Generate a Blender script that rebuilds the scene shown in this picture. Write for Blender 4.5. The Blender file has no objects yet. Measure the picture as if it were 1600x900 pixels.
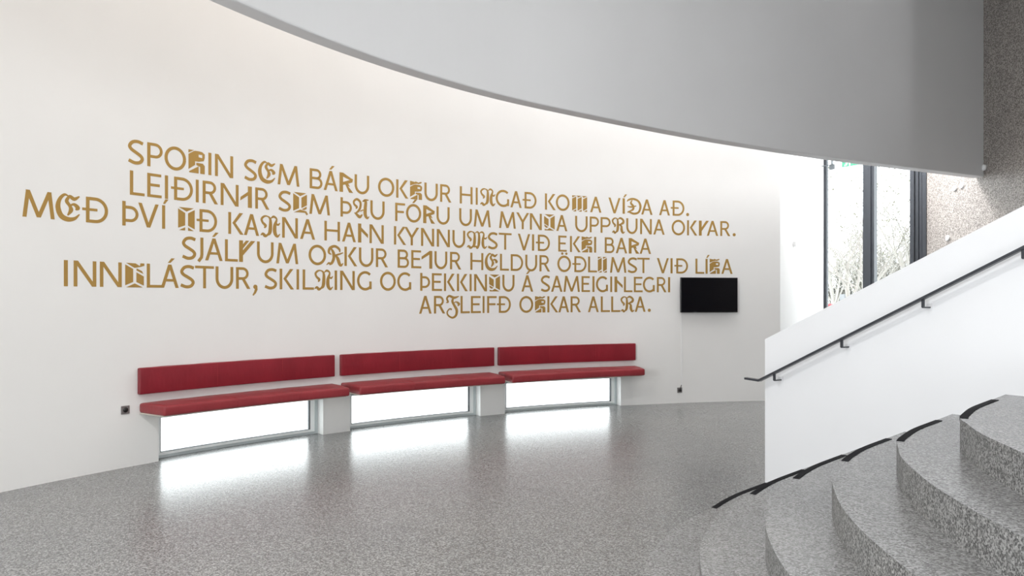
import bpy, bmesh, math, random
from mathutils import Vector, Matrix
from mathutils.geometry import tessellate_polygon

sc = bpy.context.scene
C = sc.collection
PI = math.pi
random.seed(7)

# ------------------------------------------------------------------ camera
EYE = 1.6
cam_d = bpy.data.cameras.new('camera')
cam_d.sensor_width = 36.0
cam_d.lens = 1150.0 / 1600.0 * 36.0
cam_d.shift_y = 19.47 / 1600.0
cam_d.clip_end = 400
cam = bpy.data.objects.new('camera', cam_d)
cam.location = (0, 0, EYE)
cam.rotation_euler = (PI / 2, 0, 0)
C.objects.link(cam)
sc.camera = cam

# ------------------------------------------------------------------ world (overcast sky) and lights
SKY = 5.6
world = bpy.data.worlds.new('overcast_sky')
sc.world = world
world.use_nodes = True
wn = world.node_tree.nodes
wn['Background'].inputs['Color'].default_value = (0.94, 0.975, 1.0, 1)
wn['Background'].inputs['Strength'].default_value = SKY

def area(name, loc, rot, sx, sy, power, col=(1, 1, 1), spread=None):
    l = bpy.data.lights.new(name, 'AREA')
    l.shape = 'RECTANGLE'
    l.size = sx
    l.size_y = sy
    l.energy = power
    l.color = col
    if spread: l.spread = spread
    o = bpy.data.objects.new(name, l)
    o.location = loc
    o.rotation_euler = rot
    C.objects.link(o)
    return o

area('hall_lamp', (-3.2, 0.2, 6.45), (0, 0, 0), 0.6, 0.6, 300, (1.0, 0.985, 0.965))
area('rear_lamp', (3.2, -5.9, 2.8), (math.radians(90), 0, 0), 0.4, 2.4, 235, (0.98, 0.99, 1.0))  # added light without a fixture, throws the flank wall's shadow edge onto the balcony
for i, a_ in enumerate((-66, -48, -30, -12)):       # lamps over the void between balcony and wall
    a_ = math.radians(a_)
    area('void_lamp', (5.306 + 9.5 * math.sin(a_), 0.924 + 9.5 * math.cos(a_), 6.5), (0, 0, -a_), 2.8, 1.5, (14, 28, 42, 76)[i], (1.0, 0.86, 0.73) if i < 2 else (1.0, 0.98, 0.96))
area('window_lamp', (-4.3, -1.6, 2.6), (math.radians(90), 0, math.radians(-58)), 2.2, 2.0, 150, (0.97, 0.985, 1.0), math.radians(115))  # added fill inside the left window, lifts the curved wall's right end
# added fill hidden behind the balcony, brightens the aggregate wall by the door
area('wall_washer', (5.5, 12.0, 5.3), (0, math.radians(-52), 0), 0.8, 0.8, 190, (0.98, 0.99, 1.0))

sc.view_settings.view_transform = 'Standard'
sc.view_settings.look = 'None'
sc.view_settings.exposure = 0.0
sc.view_settings.gamma = 1.0
sc.view_settings.use_curve_mapping = False

# ------------------------------------------------------------------ helpers
CX, CY, R0 = 5.306, 0.924, 10.893        # centre and radius of the curved wall

def pol(r, a, z=0.0):
    return Vector((CX + r * math.sin(a), CY + r * math.cos(a), z))

def rad(d): return d * PI / 180

class MB:
    def __init__(s):
        s.v = []; s.f = []; s.sm = []
    def add(s, vs, fs, smooth=False):
        n = len(s.v)
        s.v += [tuple(v) for v in vs]
        for f in fs:
            s.f.append(tuple(i + n for i in f)); s.sm.append(smooth)
        return s
    def box(s, c, size, rz=0.0):
        sx, sy, sz = (k / 2 for k in size)
        M = Matrix.Rotation(rz, 3, 'Z')
        vs = [Vector(c) + M @ Vector((x * sx, y * sy, z * sz)) for x in (-1, 1) for y in (-1, 1) for z in (-1, 1)]
        return s.add(vs, [(0, 1, 3, 2), (4, 6, 7, 5), (0, 4, 5, 1), (2, 3, 7, 6), (0, 2, 6, 4), (1, 5, 7, 3)])
    def arcbox(s, r0, r1, a0, a1, z0, z1, n=8):
        vs = []
        for i in range(n + 1):
            a = a0 + (a1 - a0) * i / n
            vs += [pol(r0, a, z0), pol(r1, a, z0), pol(r1, a, z1), pol(r0, a, z1)]
        fs = [(0, 1, 2, 3), (4 * n + 3, 4 * n + 2, 4 * n + 1, 4 * n)]
        for i in range(n):
            b = 4 * i
            for k in range(4):
                k2 = (k + 1) % 4
                fs.append((b + k, b + 4 + k, b + 4 + k2, b + k2))
        return s.add(vs, fs)
    def prism(s, pts, z0, z1, top=None):
        """vertical prism over a plan polygon; z0/z1 number or list per point"""
        n = len(pts)
        Z0 = z0 if isinstance(z0, (list, tuple)) else [z0] * n
        Z1 = z1 if isinstance(z1, (list, tuple)) else [z1] * n
        vs = [(p[0], p[1], a) for p, a in zip(pts, Z0)] + [(p[0], p[1], a) for p, a in zip(pts, Z1)]
        tris = tessellate_polygon([[Vector((p[0], p[1], 0)) for p in pts]])
        fs = [tuple(t) for t in tris] + [tuple(i + n for i in reversed(t)) for t in tris]
        fs += [(i, (i + 1) % n, (i + 1) % n + n, i + n) for i in range(n)]
        return s.add(vs, fs)
    def tube(s, pts, rs, n=8, caps=True):
        pts = [Vector(p) for p in pts]
        if not isinstance(rs, (list, tuple)): rs = [rs] * len(pts)
        vs = []
        for i, p in enumerate(pts):
            d = (pts[min(i + 1, len(pts) - 1)] - pts[max(i - 1, 0)]).normalized()
            u = d.cross(Vector((0, 0, 1)))
            if u.length < 1e-3: u = Vector((1, 0, 0))
            u.normalize(); w = d.cross(u)
            for k in range(n):
                t = 2 * PI * k / n
                vs.append(p + (u * math.cos(t) + w * math.sin(t)) * rs[i])
        fs = []
        for i in range(len(pts) - 1):
            for k in range(n):
                k2 = (k + 1) % n
                fs.append((i * n + k, i * n + k2, (i + 1) * n + k2, (i + 1) * n + k))
        if caps:
            fs.append(tuple(range(n))[::-1]); fs.append(tuple((len(pts) - 1) * n + k for k in range(n)))
        return s.add(vs, fs, True)
    def build(s, name, mat, parent=None, bevel=0, seg=2, smooth=False, recalc=True):
        me = bpy.data.meshes.new(name)
        me.from_pydata(s.v, [], s.f)
        me.polygons.foreach_set('use_smooth', [smooth or q for q in s.sm])
        if recalc:
            bm = bmesh.new(); bm.from_mesh(me)
            bmesh.ops.recalc_face_normals(bm, faces=bm.faces)
            bm.to_mesh(me); bm.free()
        me.materials.append(mat)
        me.update()
        o = bpy.data.objects.new(name, me)
        C.objects.link(o)
        if parent: link_child(o, parent)
        if bevel:
            m = o.modifiers.new('bevel', 'BEVEL'); m.width = bevel; m.segments = seg
            m.limit_method = 'ANGLE'; m.angle_limit = rad(40)
        return o

def link_child(o, parent):
    p = parent; loc = Vector((0, 0, 0))
    while p: loc += p.location; p = p.parent        # empties are only ever moved, never turned
    o.parent = parent
    o.location = o.location - loc

def thing(name, loc, label, cat, group=None):
    o = bpy.data.objects.new(name, None)
    o.empty_display_size = 0.1
    C.objects.link(o)
    o.location = loc
    o['label'] = label; o['category'] = cat
    if group: o['group'] = group
    return o

def tag(o, label, cat, group=None):
    o['label'] = label; o['category'] = cat
    if group: o['group'] = group
    return o

def struct(o):
    o['kind'] = 'structure'
    return o

# ------------------------------------------------------------------ materials
def mat(name, col, rough=0.5, metal=0.0, spec=0.5):
    m = bpy.data.materials.new(name); m.use_nodes = True
    b = m.node_tree.nodes['Principled BSDF']
    b.inputs['Base Color'].default_value = (*col, 1)
    b.inputs['Roughness'].default_value = rough
    b.inputs['Metallic'].default_value = metal
    b.inputs['Specular IOR Level'].default_value = spec
    return m, m.node_tree.nodes, m.node_tree.links, b

def noise(nt, scale, detail=3, rough=0.5, src=None):
    n = nt.nodes.new('ShaderNodeTexNoise')
    n.inputs['Scale'].default_value = scale
    n.inputs['Detail'].default_value = detail
    n.inputs['Roughness'].default_value = rough
    if src is None:
        g = nt.nodes.new('ShaderNodeNewGeometry'); src = g.outputs['Position']
    nt.links.new(src, n.inputs['Vector'])
    return n

def ramp(nt, src, stops):
    r = nt.nodes.new('ShaderNodeValToRGB')
    e = r.color_ramp.elements
    while len(e) > 1: e.remove(e[-1])
    e[0].position = stops[0][0]; e[0].color = (*stops[0][1], 1)
    for p, c in stops[1:]:
        k = e.new(p); k.color = (*c, 1)
    nt.links.new(src, r.inputs['Fac'])
    return r

def bump(nt, src, b, strength, dist):
    n = nt.nodes.new('ShaderNodeBump')
    n.inputs['Strength'].default_value = strength
    n.inputs['Distance'].default_value = dist
    nt.links.new(src, n.inputs['Height'])
    nt.links.new(n.outputs['Normal'], b.inputs['Normal'])

def plaster(name, col, rough=0.55, spec=0.3):
    m, n, l, b = mat(name, col, rough, 0, spec)
    t = noise(m.node_tree, 1.3, 4)
    r = ramp(m.node_tree, t.outputs['Fac'], [(0.3, tuple(c * 0.975 for c in col)), (0.7, col)])
    l.new(r.outputs['Color'], b.inputs['Base Color'])
    t2 = noise(m.node_tree, 160, 2)
    bump(m.node_tree, t2.outputs['Fac'], b, 0.06, 0.002)
    return m

def aggregate(name, dark, mid, light, scale, rough, spec, bs=0.0, lo=0.3, hi=0.75, cell=(0.16, 0.5, 0.82)):
    """stone chips in cement: one voronoi for the chips, a finer one for the matrix"""
    m, n, l, b = mat(name, mid, rough, 0, spec)
    nt = m.node_tree
    g = n.new('ShaderNodeNewGeometry')
    wob = noise(nt, scale * 0.8, 2, 0.5, g.outputs['Position'])
    add = n.new('ShaderNodeVectorMath'); add.operation = 'MULTIPLY_ADD'
    l.new(wob.outputs['Color'], add.inputs[0])
    add.inputs[1].default_value = (0.9 / scale,) * 3
    l.new(g.outputs['Position'], add.inputs[2])
    v = n.new('ShaderNodeTexVoronoi'); v.inputs['Scale'].default_value = scale
    l.new(add.outputs[0], v.inputs['Vector'])
    sep = n.new('ShaderNodeSeparateColor'); l.new(v.outputs['Color'], sep.inputs['Color'])
    r1 = ramp(nt, sep.outputs['Red'], [(0.0, dark), (cell[0], dark), (cell[1], mid), (cell[2], light), (1.0, light)])
    v2 = n.new('ShaderNodeTexVoronoi'); v2.inputs['Scale'].default_value = scale * 2.3
    l.new(add.outputs[0], v2.inputs['Vector'])
    sep2 = n.new('ShaderNodeSeparateColor'); l.new(v2.outputs['Color'], sep2.inputs['Color'])
    r2 = ramp(nt, sep2.outputs['Green'], [(0.0, tuple(0.6 * c for c in mid)), (0.5, mid), (1.0, light)])
    mx = n.new('ShaderNodeMixRGB'); mx.inputs['Fac'].default_value = 0.45
    l.new(r1.outputs['Color'], mx.inputs['Color1']); l.new(r2.outputs['Color'], mx.inputs['Color2'])
    big = noise(nt, 0.9, 3, 0.6)
    rb = ramp(nt, big.outputs['Fac'], [(0.3, (0.9, 0.9, 0.9)), (0.7, (1.06, 1.05, 1.03))])
    mu = n.new('ShaderNodeMixRGB'); mu.blend_type = 'MULTIPLY'; mu.inputs['Fac'].default_value = 1
    l.new(mx.outputs['Color'], mu.inputs['Color1']); l.new(rb.outputs['Color'], mu.inputs['Color2'])
    l.new(mu.outputs['Color'], b.inputs['Base Color'])
    if bs:
        bump(nt, r1.outputs['Color'], b, bs, 0.004)
    return m

def leather(name, col):
    m, n, l, b = mat(name, col, 0.42, 0, 0.45)
    nt = m.node_tree
    t = noise(nt, 3.0, 3)
    r = ramp(nt, t.outputs['Fac'], [(0.3, tuple(c * 0.88 for c in col)), (0.7, tuple(min(1, c * 1.12) for c in col))])
    l.new(r.outputs['Color'], b.inputs['Base Color'])
    g = n.new('ShaderNodeNewGeometry')
    mp = n.new('ShaderNodeMapping'); mp.inputs['Scale'].default_value = (5, 5, 1.6)
    l.new(g.outputs['Position'], mp.inputs['Vector'])
    w = noise(nt, 1.0, 3, 0.6, mp.outputs['Vector'])
    f = noise(nt, 240, 2)
    ad = n.new('ShaderNodeMath'); ad.operation = 'MULTIPLY_ADD'
    l.new(f.outputs['Fac'], ad.inputs[0]); ad.inputs[1].default_value = 0.05
    l.new(w.outputs['Fac'], ad.inputs[2])
    bump(nt, ad.outputs[0], b, 0.45, 0.03)
    return m

def glass(name):
    m = bpy.data.materials.new(name); m.use_nodes = True
    n = m.node_tree.nodes; l = m.node_tree.links
    n.remove(n['Principled BSDF'])
    tr = n.new('ShaderNodeBsdfTransparent'); tr.inputs['Color'].default_value = (0.97, 0.985, 0.98, 1)
    gl = n.new('ShaderNodeBsdfGlossy'); gl.inputs['Roughness'].default_value = 0.0
    fr = n.new('ShaderNodeFresnel'); fr.inputs['IOR'].default_value = 1.45
    mx = n.new('ShaderNodeMixShader')
    g = n.new('ShaderNodeNewGeometry')                      # back faces of the thin pane let everything through
    ib = n.new('ShaderNodeMath'); ib.operation = 'SUBTRACT'; ib.inputs[0].default_value = 1.0
    l.new(g.outputs['Backfacing'], ib.inputs[1])
    mf = n.new('ShaderNodeMath'); mf.operation = 'MULTIPLY'
    l.new(fr.outputs['Fac'], mf.inputs[0]); l.new(ib.outputs[0], mf.inputs[1])
    l.new(mf.outputs[0], mx.inputs['Fac']); l.new(tr.outputs[0], mx.inputs[1]); l.new(gl.outputs[0], mx.inputs[2])
    l.new(mx.outputs[0], n['Material Output'].inputs['Surface'])
    return m

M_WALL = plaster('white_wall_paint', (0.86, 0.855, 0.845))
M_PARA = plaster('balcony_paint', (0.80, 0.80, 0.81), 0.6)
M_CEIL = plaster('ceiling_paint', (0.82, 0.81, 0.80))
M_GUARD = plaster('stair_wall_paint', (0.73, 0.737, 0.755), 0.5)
M_FLOOR = aggregate('polished_terrazzo', (0.035, 0.035, 0.034), (0.160, 0.163, 0.164), (0.42, 0.425, 0.428), 120, 0.26, 1.0)
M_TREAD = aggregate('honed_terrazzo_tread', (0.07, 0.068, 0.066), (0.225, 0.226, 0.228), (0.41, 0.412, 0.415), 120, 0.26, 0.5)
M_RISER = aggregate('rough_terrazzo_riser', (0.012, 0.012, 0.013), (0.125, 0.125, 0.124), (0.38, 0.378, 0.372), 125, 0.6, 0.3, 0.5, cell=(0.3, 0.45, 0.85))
M_AGG = aggregate('exposed_aggregate_wall', (0.03, 0.022, 0.018), (0.25, 0.222, 0.203), (0.62, 0.575, 0.545), 85, 0.36, 0.6, 0.25, cell=(0.24, 0.5, 0.85))
M_SEAT = leather('red_leather_seat', (0.28, 0.030, 0.038))
M_BACK = leather('red_leather_back', (0.24, 0.014, 0.025))
M_SEAM = mat('red_seam_welt', (0.34, 0.022, 0.032), 0.5)[0]
M_BOARD = mat('cream_board', (0.72, 0.68, 0.60), 0.5)[0]
M_GOLD = mat('ochre_gold_vinyl', (0.47, 0.285, 0.078), 0.38, 0.25, 0.4)[0]
M_ALU = mat('grey_aluminium_frame', (0.58, 0.63, 0.64), 0.4, 0.2)[0]
M_BEAD = mat('white_glazing_bead', (0.93, 0.95, 0.95), 0.4)[0]
M_GASK = mat('dark_gasket', (0.05, 0.055, 0.06), 0.6)[0]
M_GLASS = glass('clear_glass')
M_DARK = mat('charcoal_door_frame', (0.038, 0.042, 0.050), 0.35, 0.2)[0]
M_WHT = mat('white_plastic', (0.85, 0.85, 0.85), 0.4)[0]
M_TV = mat('black_screen', (0.004, 0.004, 0.006), 0.12)[0]
M_BEZ = mat('black_bezel', (0.008, 0.008, 0.010), 0.35)[0]
M_BLK = mat('black_rubber_strip', (0.004, 0.004, 0.006), 0.7, 0, 0.1)[0]
M_PLUG = mat('black_plastic', (0.010, 0.010, 0.010), 0.4)[0]
M_PLATE = mat('grey_socket_plate', (0.24, 0.22, 0.22), 0.4, 0.4)[0]
M_STEEL = mat('dark_grey_steel', (0.045, 0.048, 0.056), 0.35, 0.5)[0]
M_SNOW = plaster('snowy_ground', (0.80, 0.82, 0.84), 0.8)
M_BARK = mat('pale_bark', (0.27, 0.255, 0.23), 0.85)[0]
M_BARK2 = mat('grey_brown_twigs', (0.115, 0.108, 0.092), 0.9)[0]
M_LEAF = mat('pale_dry_leaves', (0.17, 0.17, 0.12), 0.8)[0]
M_STONE = mat('grey_garden_stone', (0.16, 0.165, 0.17), 0.85)[0]
M_RED = mat('red_car_paint', (0.35, 0.010, 0.018), 0.3)[0]
M_GREEN = mat('green_exit_panel', (0.02, 0.36, 0.19), 0.4)[0]
M_GREY = mat('mid_grey_metal', (0.10, 0.11, 0.12), 0.45, 0.3)[0]
def lit(name, col, s):
    m, n, l, b = mat(name, col, 0.4)
    b.inputs['Emission Color'].default_value = (*col, 1); b.inputs['Emission Strength'].default_value = s
    return m
M_EXIT = lit('lit_green_exit_face', (0.05, 0.24, 0.145), 0.5)
M_EXITW = lit('lit_white_exit_symbol', (0.9, 1.0, 0.95), 0.9)

# ================================================================== SETTING
H = 6.6
TOPZ = 0.452                                       # head of the low windows
WIN = [(-54.06, -43.92), (-42.0, -31.82), (-29.75, -19.59)]
A_END = -5.36
TH = 0.34

# floor: one polished slab
b = MB()
b.prism([(-6.5, -6.2), (7.5, -6.2), (7.5, 12.7), (6.1, 14.75), (3.9, 12.3)] +
        [tuple(pol(R0 + 0.30, rad(a))[:2]) for a in range(-6, -131, -4)], -0.3, 0.0)
struct(b.build('floor', M_FLOOR))

b = MB()
b.prism([(-7, -6.5), (8, -6.5), (8, 15.2), (-7, 15.2)], H, H + 0.3)
struct(b.build('ceiling', M_CEIL))

# curved wall with its three floor-level openings
b = MB()
b.arcbox(R0, R0 + TH, rad(-100), rad(A_END), TOPZ, H + 0.02, 200)
b.arcbox(R0, R0 + TH, rad(-128), rad(-100), -0.02, 0.8, 20)
b.arcbox(R0, R0 + TH, rad(-128), rad(-100), 3.9, H + 0.02, 20)
b.arcbox(R0, R0 + TH, rad(-131), rad(-128), -0.02, H + 0.02, 4)
lo = [-100] + [k for w in WIN for k in w] + [A_END]
for i in range(0, len(lo), 2):
    b.arcbox(R0, R0 + TH, rad(lo[i]), rad(lo[i + 1]), -0.02, TOPZ, max(4, int((lo[i + 1] - lo[i]) * 2)))
o = b.build('wall_left', M_WALL, recalc=False)
bm = bmesh.new(); bm.from_mesh(o.data)
bmesh.ops.remove_doubles(bm, verts=bm.verts, dist=1e-5)
bmesh.ops.recalc_face_normals(bm, faces=bm.faces)
bm.to_mesh(o.data); bm.free()
struct(o)

# straight wall from the end of the curve to the glazed door
P1 = pol(R0, rad(A_END)); GL = Vector((6.10, 14.40, 0)); GR = Vector((7.23, 12.83, 0))
d = (GL - P1).normalized(); nrm = Vector((-d.y, d.x, 0))
b = MB()
b.prism([P1[:2], GL[:2], (GL + nrm * 0.3)[:2], (P1 + nrm * 0.3)[:2]], -0.02, H)
struct(b.build('wall_back', M_WALL))

# exposed aggregate wall on the right
b = MB()
b.box((7.23 + 0.175, (12.83 - 6.2) / 2, H / 2), (0.35, 12.83 + 6.2, H))
struct(b.build('wall_right', M_AGG))

# rear wall behind the viewer
b = MB()
Y0 = -6.2
b.box((2.1, Y0, 3.3), (11.0, 0.3, 6.62))
struct(b.build('wall_rear', M_WALL))
# tall window in the curve behind the viewer, on the left
w4 = MB()
for k in range(5):
    a = rad(-128 + 7 * k); w4.arcbox(R0 + 0.1, R0 + 0.2, a - 0.003 * (k > 0), a + 0.003 * (k < 4), 0.8, 3.9, 1)
for z in (0.8, 3.82): w4.arcbox(R0 + 0.1, R0 + 0.2, rad(-128), rad(-100), z, z + 0.08, 16)
w4 = struct(w4.build('window_4', M_DARK))
for k in range(4):
    g4 = MB(); g4.arcbox(R0 + 0.145, R0 + 0.155, rad(-128 + 7 * k) + 0.004, rad(-121 + 7 * k) - 0.004, 0.88, 3.82, 4); g4.build('pane', M_GLASS, w4)

# hanging balcony parapet, concentric with the wall and then running on to the right wall
ZB = 3.5
inner, outer = [], []
for i in range(0, 49):
    a = rad(-75 + (-38.0 + 75) * i / 48)
    inner.append(pol(7.985, a)); outer.append(pol(8.14, a))
far_pts = [(1.084, 7.745), (1.95, 8.37), (2.81, 8.93), (4.37, 9.84), (5.83, 10.58), (7.26, 11.30)]
def catmull(P, n):
    P = [Vector((p[0], p[1], 0)) for p in P]; out = []
    for i in range(1, len(P) - 2):
        for k in range(n):
            t = k / n
            out.append(0.5 * ((2 * P[i]) + (P[i + 1] - P[i - 1]) * t + (2 * P[i - 1] - 5 * P[i] + 4 * P[i + 1] - P[i + 2]) * t * t + (3 * P[i] - P[i - 1] - 3 * P[i + 1] + P[i + 2]) * t ** 3))
    out.append(P[-2])
    return out
run = catmull([inner[-2], inner[-1]] + far_pts + [(8.3, 11.8)], 14)[1:]
for i, p in enumerate(run):
    q0 = run[max(0, i - 1)]; q1 = run[min(len(run) - 1, i + 1)]
    t = (q1 - q0).normalized(); n_ = Vector((-t.y, t.x, 0))
    inner.append(p); outer.append(p + n_ * (0.155 + 0.03 * i / len(run)))
b = MB(); vs = []
for p, q in zip(inner, outer):
    vs += [(p.x, p.y, ZB), (q.x, q.y, ZB), (q.x, q.y, H), (p.x, p.y, H)]
n = len(inner); fs = [(0, 1, 2, 3), tuple(4 * (n - 1) + k for k in (3, 2, 1, 0))]
for i in range(n - 1):
    for k in range(4):
        fs.append((4 * i + k, 4 * i + 4 + k, 4 * i + 4 + (k + 1) % 4, 4 * i + (k + 1) % 4))
b.add(vs, fs)
o = struct(b.build('wall_balcony', M_PARA, bevel=0.012))

# low windows
for wi, (a0, a1) in enumerate(WIN):
    a0, a1 = rad(a0), rad(a1)
    r0, r1 = R0 + 0.125, R0 + 0.19
    f = MB()
    dz = 0.026
    f.arcbox(r0, r1, a0, a1, 0.001, dz + 0.004, 10)
    f.arcbox(r0, r1, a0, a1, TOPZ - 0.03, TOPZ - 0.001, 10)
    fw = 0.035 / R0
    f.arcbox(r0, r1, a0, a0 + fw, 0.03, TOPZ - 0.03, 1)
    f.arcbox(r0, r1, a1 - fw, a1, 0.03, TOPZ - 0.03, 1)
    fr = struct(f.build('window_%d' % (wi + 1), M_ALU))
    g = MB(); i0 = a0 + fw; i1 = a1 - fw; bw = 0.055 / R0
    g.arcbox(r0 + 0.012, r1 - 0.005, i0, i1, dz + 0.004, dz + 0.028, 10)
    g.arcbox(r0 + 0.012, r1 - 0.005, i0, i1, TOPZ - 0.044, TOPZ - 0.03, 10)
    g.arcbox(r0 + 0.012, r1 - 0.005, i0, i0 + bw, dz + 0.028, TOPZ - 0.044, 1)
    g.arcbox(r0 + 0.012, r1 - 0.005, i1 - bw, i1, dz + 0.028, TOPZ - 0.044, 1)
    g.build('glazing_bead', M_BEAD, fr)
    k = MB(); j0 = i0 + bw; j1 = i1 - bw; kw = 0.012 / R0
    k.arcbox(r0 + 0.02, r1 - 0.01, j0, j1, dz + 0.028, dz + 0.033, 10)
    k.arcbox(r0 + 0.02, r1 - 0.01, j0, j1, TOPZ - 0.048, TOPZ - 0.044, 10)
    k.arcbox(r0 + 0.02, r1 - 0.01, j0, j0 + kw, dz + 0.033, TOPZ - 0.048, 1)
    k.arcbox(r0 + 0.02, r1 - 0.01, j1 - kw, j1, dz + 0.033, TOPZ - 0.048, 1)
    k.build('gasket', M_GASK, fr)
    p = MB(); p.arcbox(r0 + 0.03, r0 + 0.04, j0 + kw, j1 - kw, dz + 0.033, TOPZ - 0.048, 10)
    p.build('pane', M_GLASS, fr)

# glazed door: two leaves between three uprights
d = (GR - GL); Ld = d.length; d.normalize(); rz = math.atan2(d.y, d.x); nn = Vector((d.y, -d.x, 0))   # nn points into the room
if nn.y > 0: nn = -nn
HD = 4.75
def on(t, off=0.0, z=0.0):
    p = GL + d * t + nn * off; return (p.x, p.y, z)
b = MB()
b.box(on(0.03, -0.02, HD / 2), (0.07, 0.06, HD), rz)
b.box(on(Ld / 2, 0, HD + 0.05), (Ld, 0.16, 0.1), rz)
b.box(on(Ld / 2, 0, 0.02), (Ld, 0.16, 0.04), rz)
door = struct(b.build('door_1', M_DARK))
mid = Ld * 0.452
MB().box(on(mid, 0, HD / 2), (0.10, 0.14, HD - 0.04), rz).box(on(mid + 0.075, 0.02, HD / 2), (0.055, 0.12, HD - 0.06), rz).box(on(mid + 0.128, 0.0, HD / 2), (0.055, 0.11, HD - 0.06), rz).build('mullion', M_DARK, door)
MB().box(on(Ld - 0.035, -0.02, HD / 2), (0.07, 0.08, HD - 0.04), rz).build('side_frame', M_DARK, door)
for k, (t_, w_, dp) in enumerate(((Ld - 0.215, 0.07, 0.16), (Ld - 0.145, 0.05, 0.10), (Ld - 0.095, 0.045, 0.05))):
    MB().box(on(t_, 0.0, HD / 2), (w_, dp, HD - 0.04), rz).build('side_profile', M_DARK, door)
for t0, t1 in ((0.065, mid - 0.05), (mid + 0.155, Ld - 0.25)):
    MB().box(on((t0 + t1) / 2, -0.01, HD / 2), (t1 - t0, 0.016, HD - 0.06), rz).build('pane', M_GLASS, door)
# wall over the door
b = MB(); b.prism([GL[:2], GR[:2], (GR - nn * 0.3)[:2], (GL - nn * 0.3)[:2]], HD + 0.1, H)
struct(b.build('wall_front', M_WALL))

# unseen wall added right of the stairs to shade the balcony's right end
b = MB(); b.box((4.97, -0.6, H / 2), (0.2, 11.2, H)); struct(b.build('wall_flank', M_WALL))
# stair guard wall
def gw(Y): return 2.95 + 0.62 * (4.97 - Y)         # face of the guard wall, x for a given y
GD = Vector((0.62, -1, 0)).normalized(); GN = Vector((-1, -0.62, 0)).normalized()   # up the stairs / towards the viewer
E0 = Vector((gw(6.26), 6.26, 0))
L_G = 4.6
def gtop(s): return 1.271 + 0.4675 * s
b = MB()
pts = [E0, E0 + GD * L_G, E0 + GD * L_G - GN * 0.15, E0 - GN * 0.15]
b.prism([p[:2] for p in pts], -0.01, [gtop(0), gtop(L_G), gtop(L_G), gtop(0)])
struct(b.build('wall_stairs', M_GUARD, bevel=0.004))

# ================================================================== THINGS
# staircase: each step is a slab bounded by its nosing curve and the next one
RISE = 0.1672
N_ST = 8
head = [(0.0, 0.0), (0.12, 0.165), (0.30, 0.38), (0.61, 0.69), (0.95, 1.03), (1.25, 1.33)]
tail = [(-0.10, -0.17), (-0.23, -0.40), (-0.335, -0.67), (-0.425, -0.95), (-0.49, -1.25), (-0.535, -1.6), (-0.55, -2.0), (-0.50, -2.5), (-0.36, -3.1), (-0.12, -3.7), (0.2, -4.3)]
scl = {1: 1.42, 2: 1.32, 3: 1.17, 4: 1.0, 5: 0.82, 6: 0.68, 7: 0.58, 8: 0.5, 9: 0.45}
def nosing(k):
    S = Vector((1.38 + 0.178 * (k - 1), 5.09 - 0.272 * (k - 1), 0))
    f = scl[k]
    P = [Vector((S.x + x * f, S.y + y, 0)) for x, y in reversed(tail)] + [Vector((S.x + x, S.y + y, 0)) for x, y in head]
    c = catmull([P[0] * 2 - P[1]] + P + [P[-1] * 2 - P[-2]], 6)
    out = []
    for p in c:
        if p.x > gw(p.y) - 0.001 and p.y > 2.5: break
        out.append(p)
    # last point exactly on the wall
    a = out[-1]; q = c[len(out)] if len(out) < len(c) else a
    for i in range(20):
        m_ = (a + q) / 2
        if m_.x > gw(m_.y) - 0.001: q = m_
        else: a = m_
    out.append(a)
    iS = min(range(len(out)), key=lambda i: (out[i].x - S.x) ** 2 + (out[i].y - S.y) ** 2)
    e = S + Vector((0.60, 0.68, 0))
    iE = min(range(len(out)), key=lambda i: (out[i].x - e.x) ** 2 + (out[i].y - e.y) ** 2)
    return out, iS, iE
stairs = thing('staircase', (1.6, 5.0, 0), 'grey terrazzo staircase of sweeping curved steps climbing to the right along the white guard wall', 'staircase')
XR = 4.86
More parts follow.
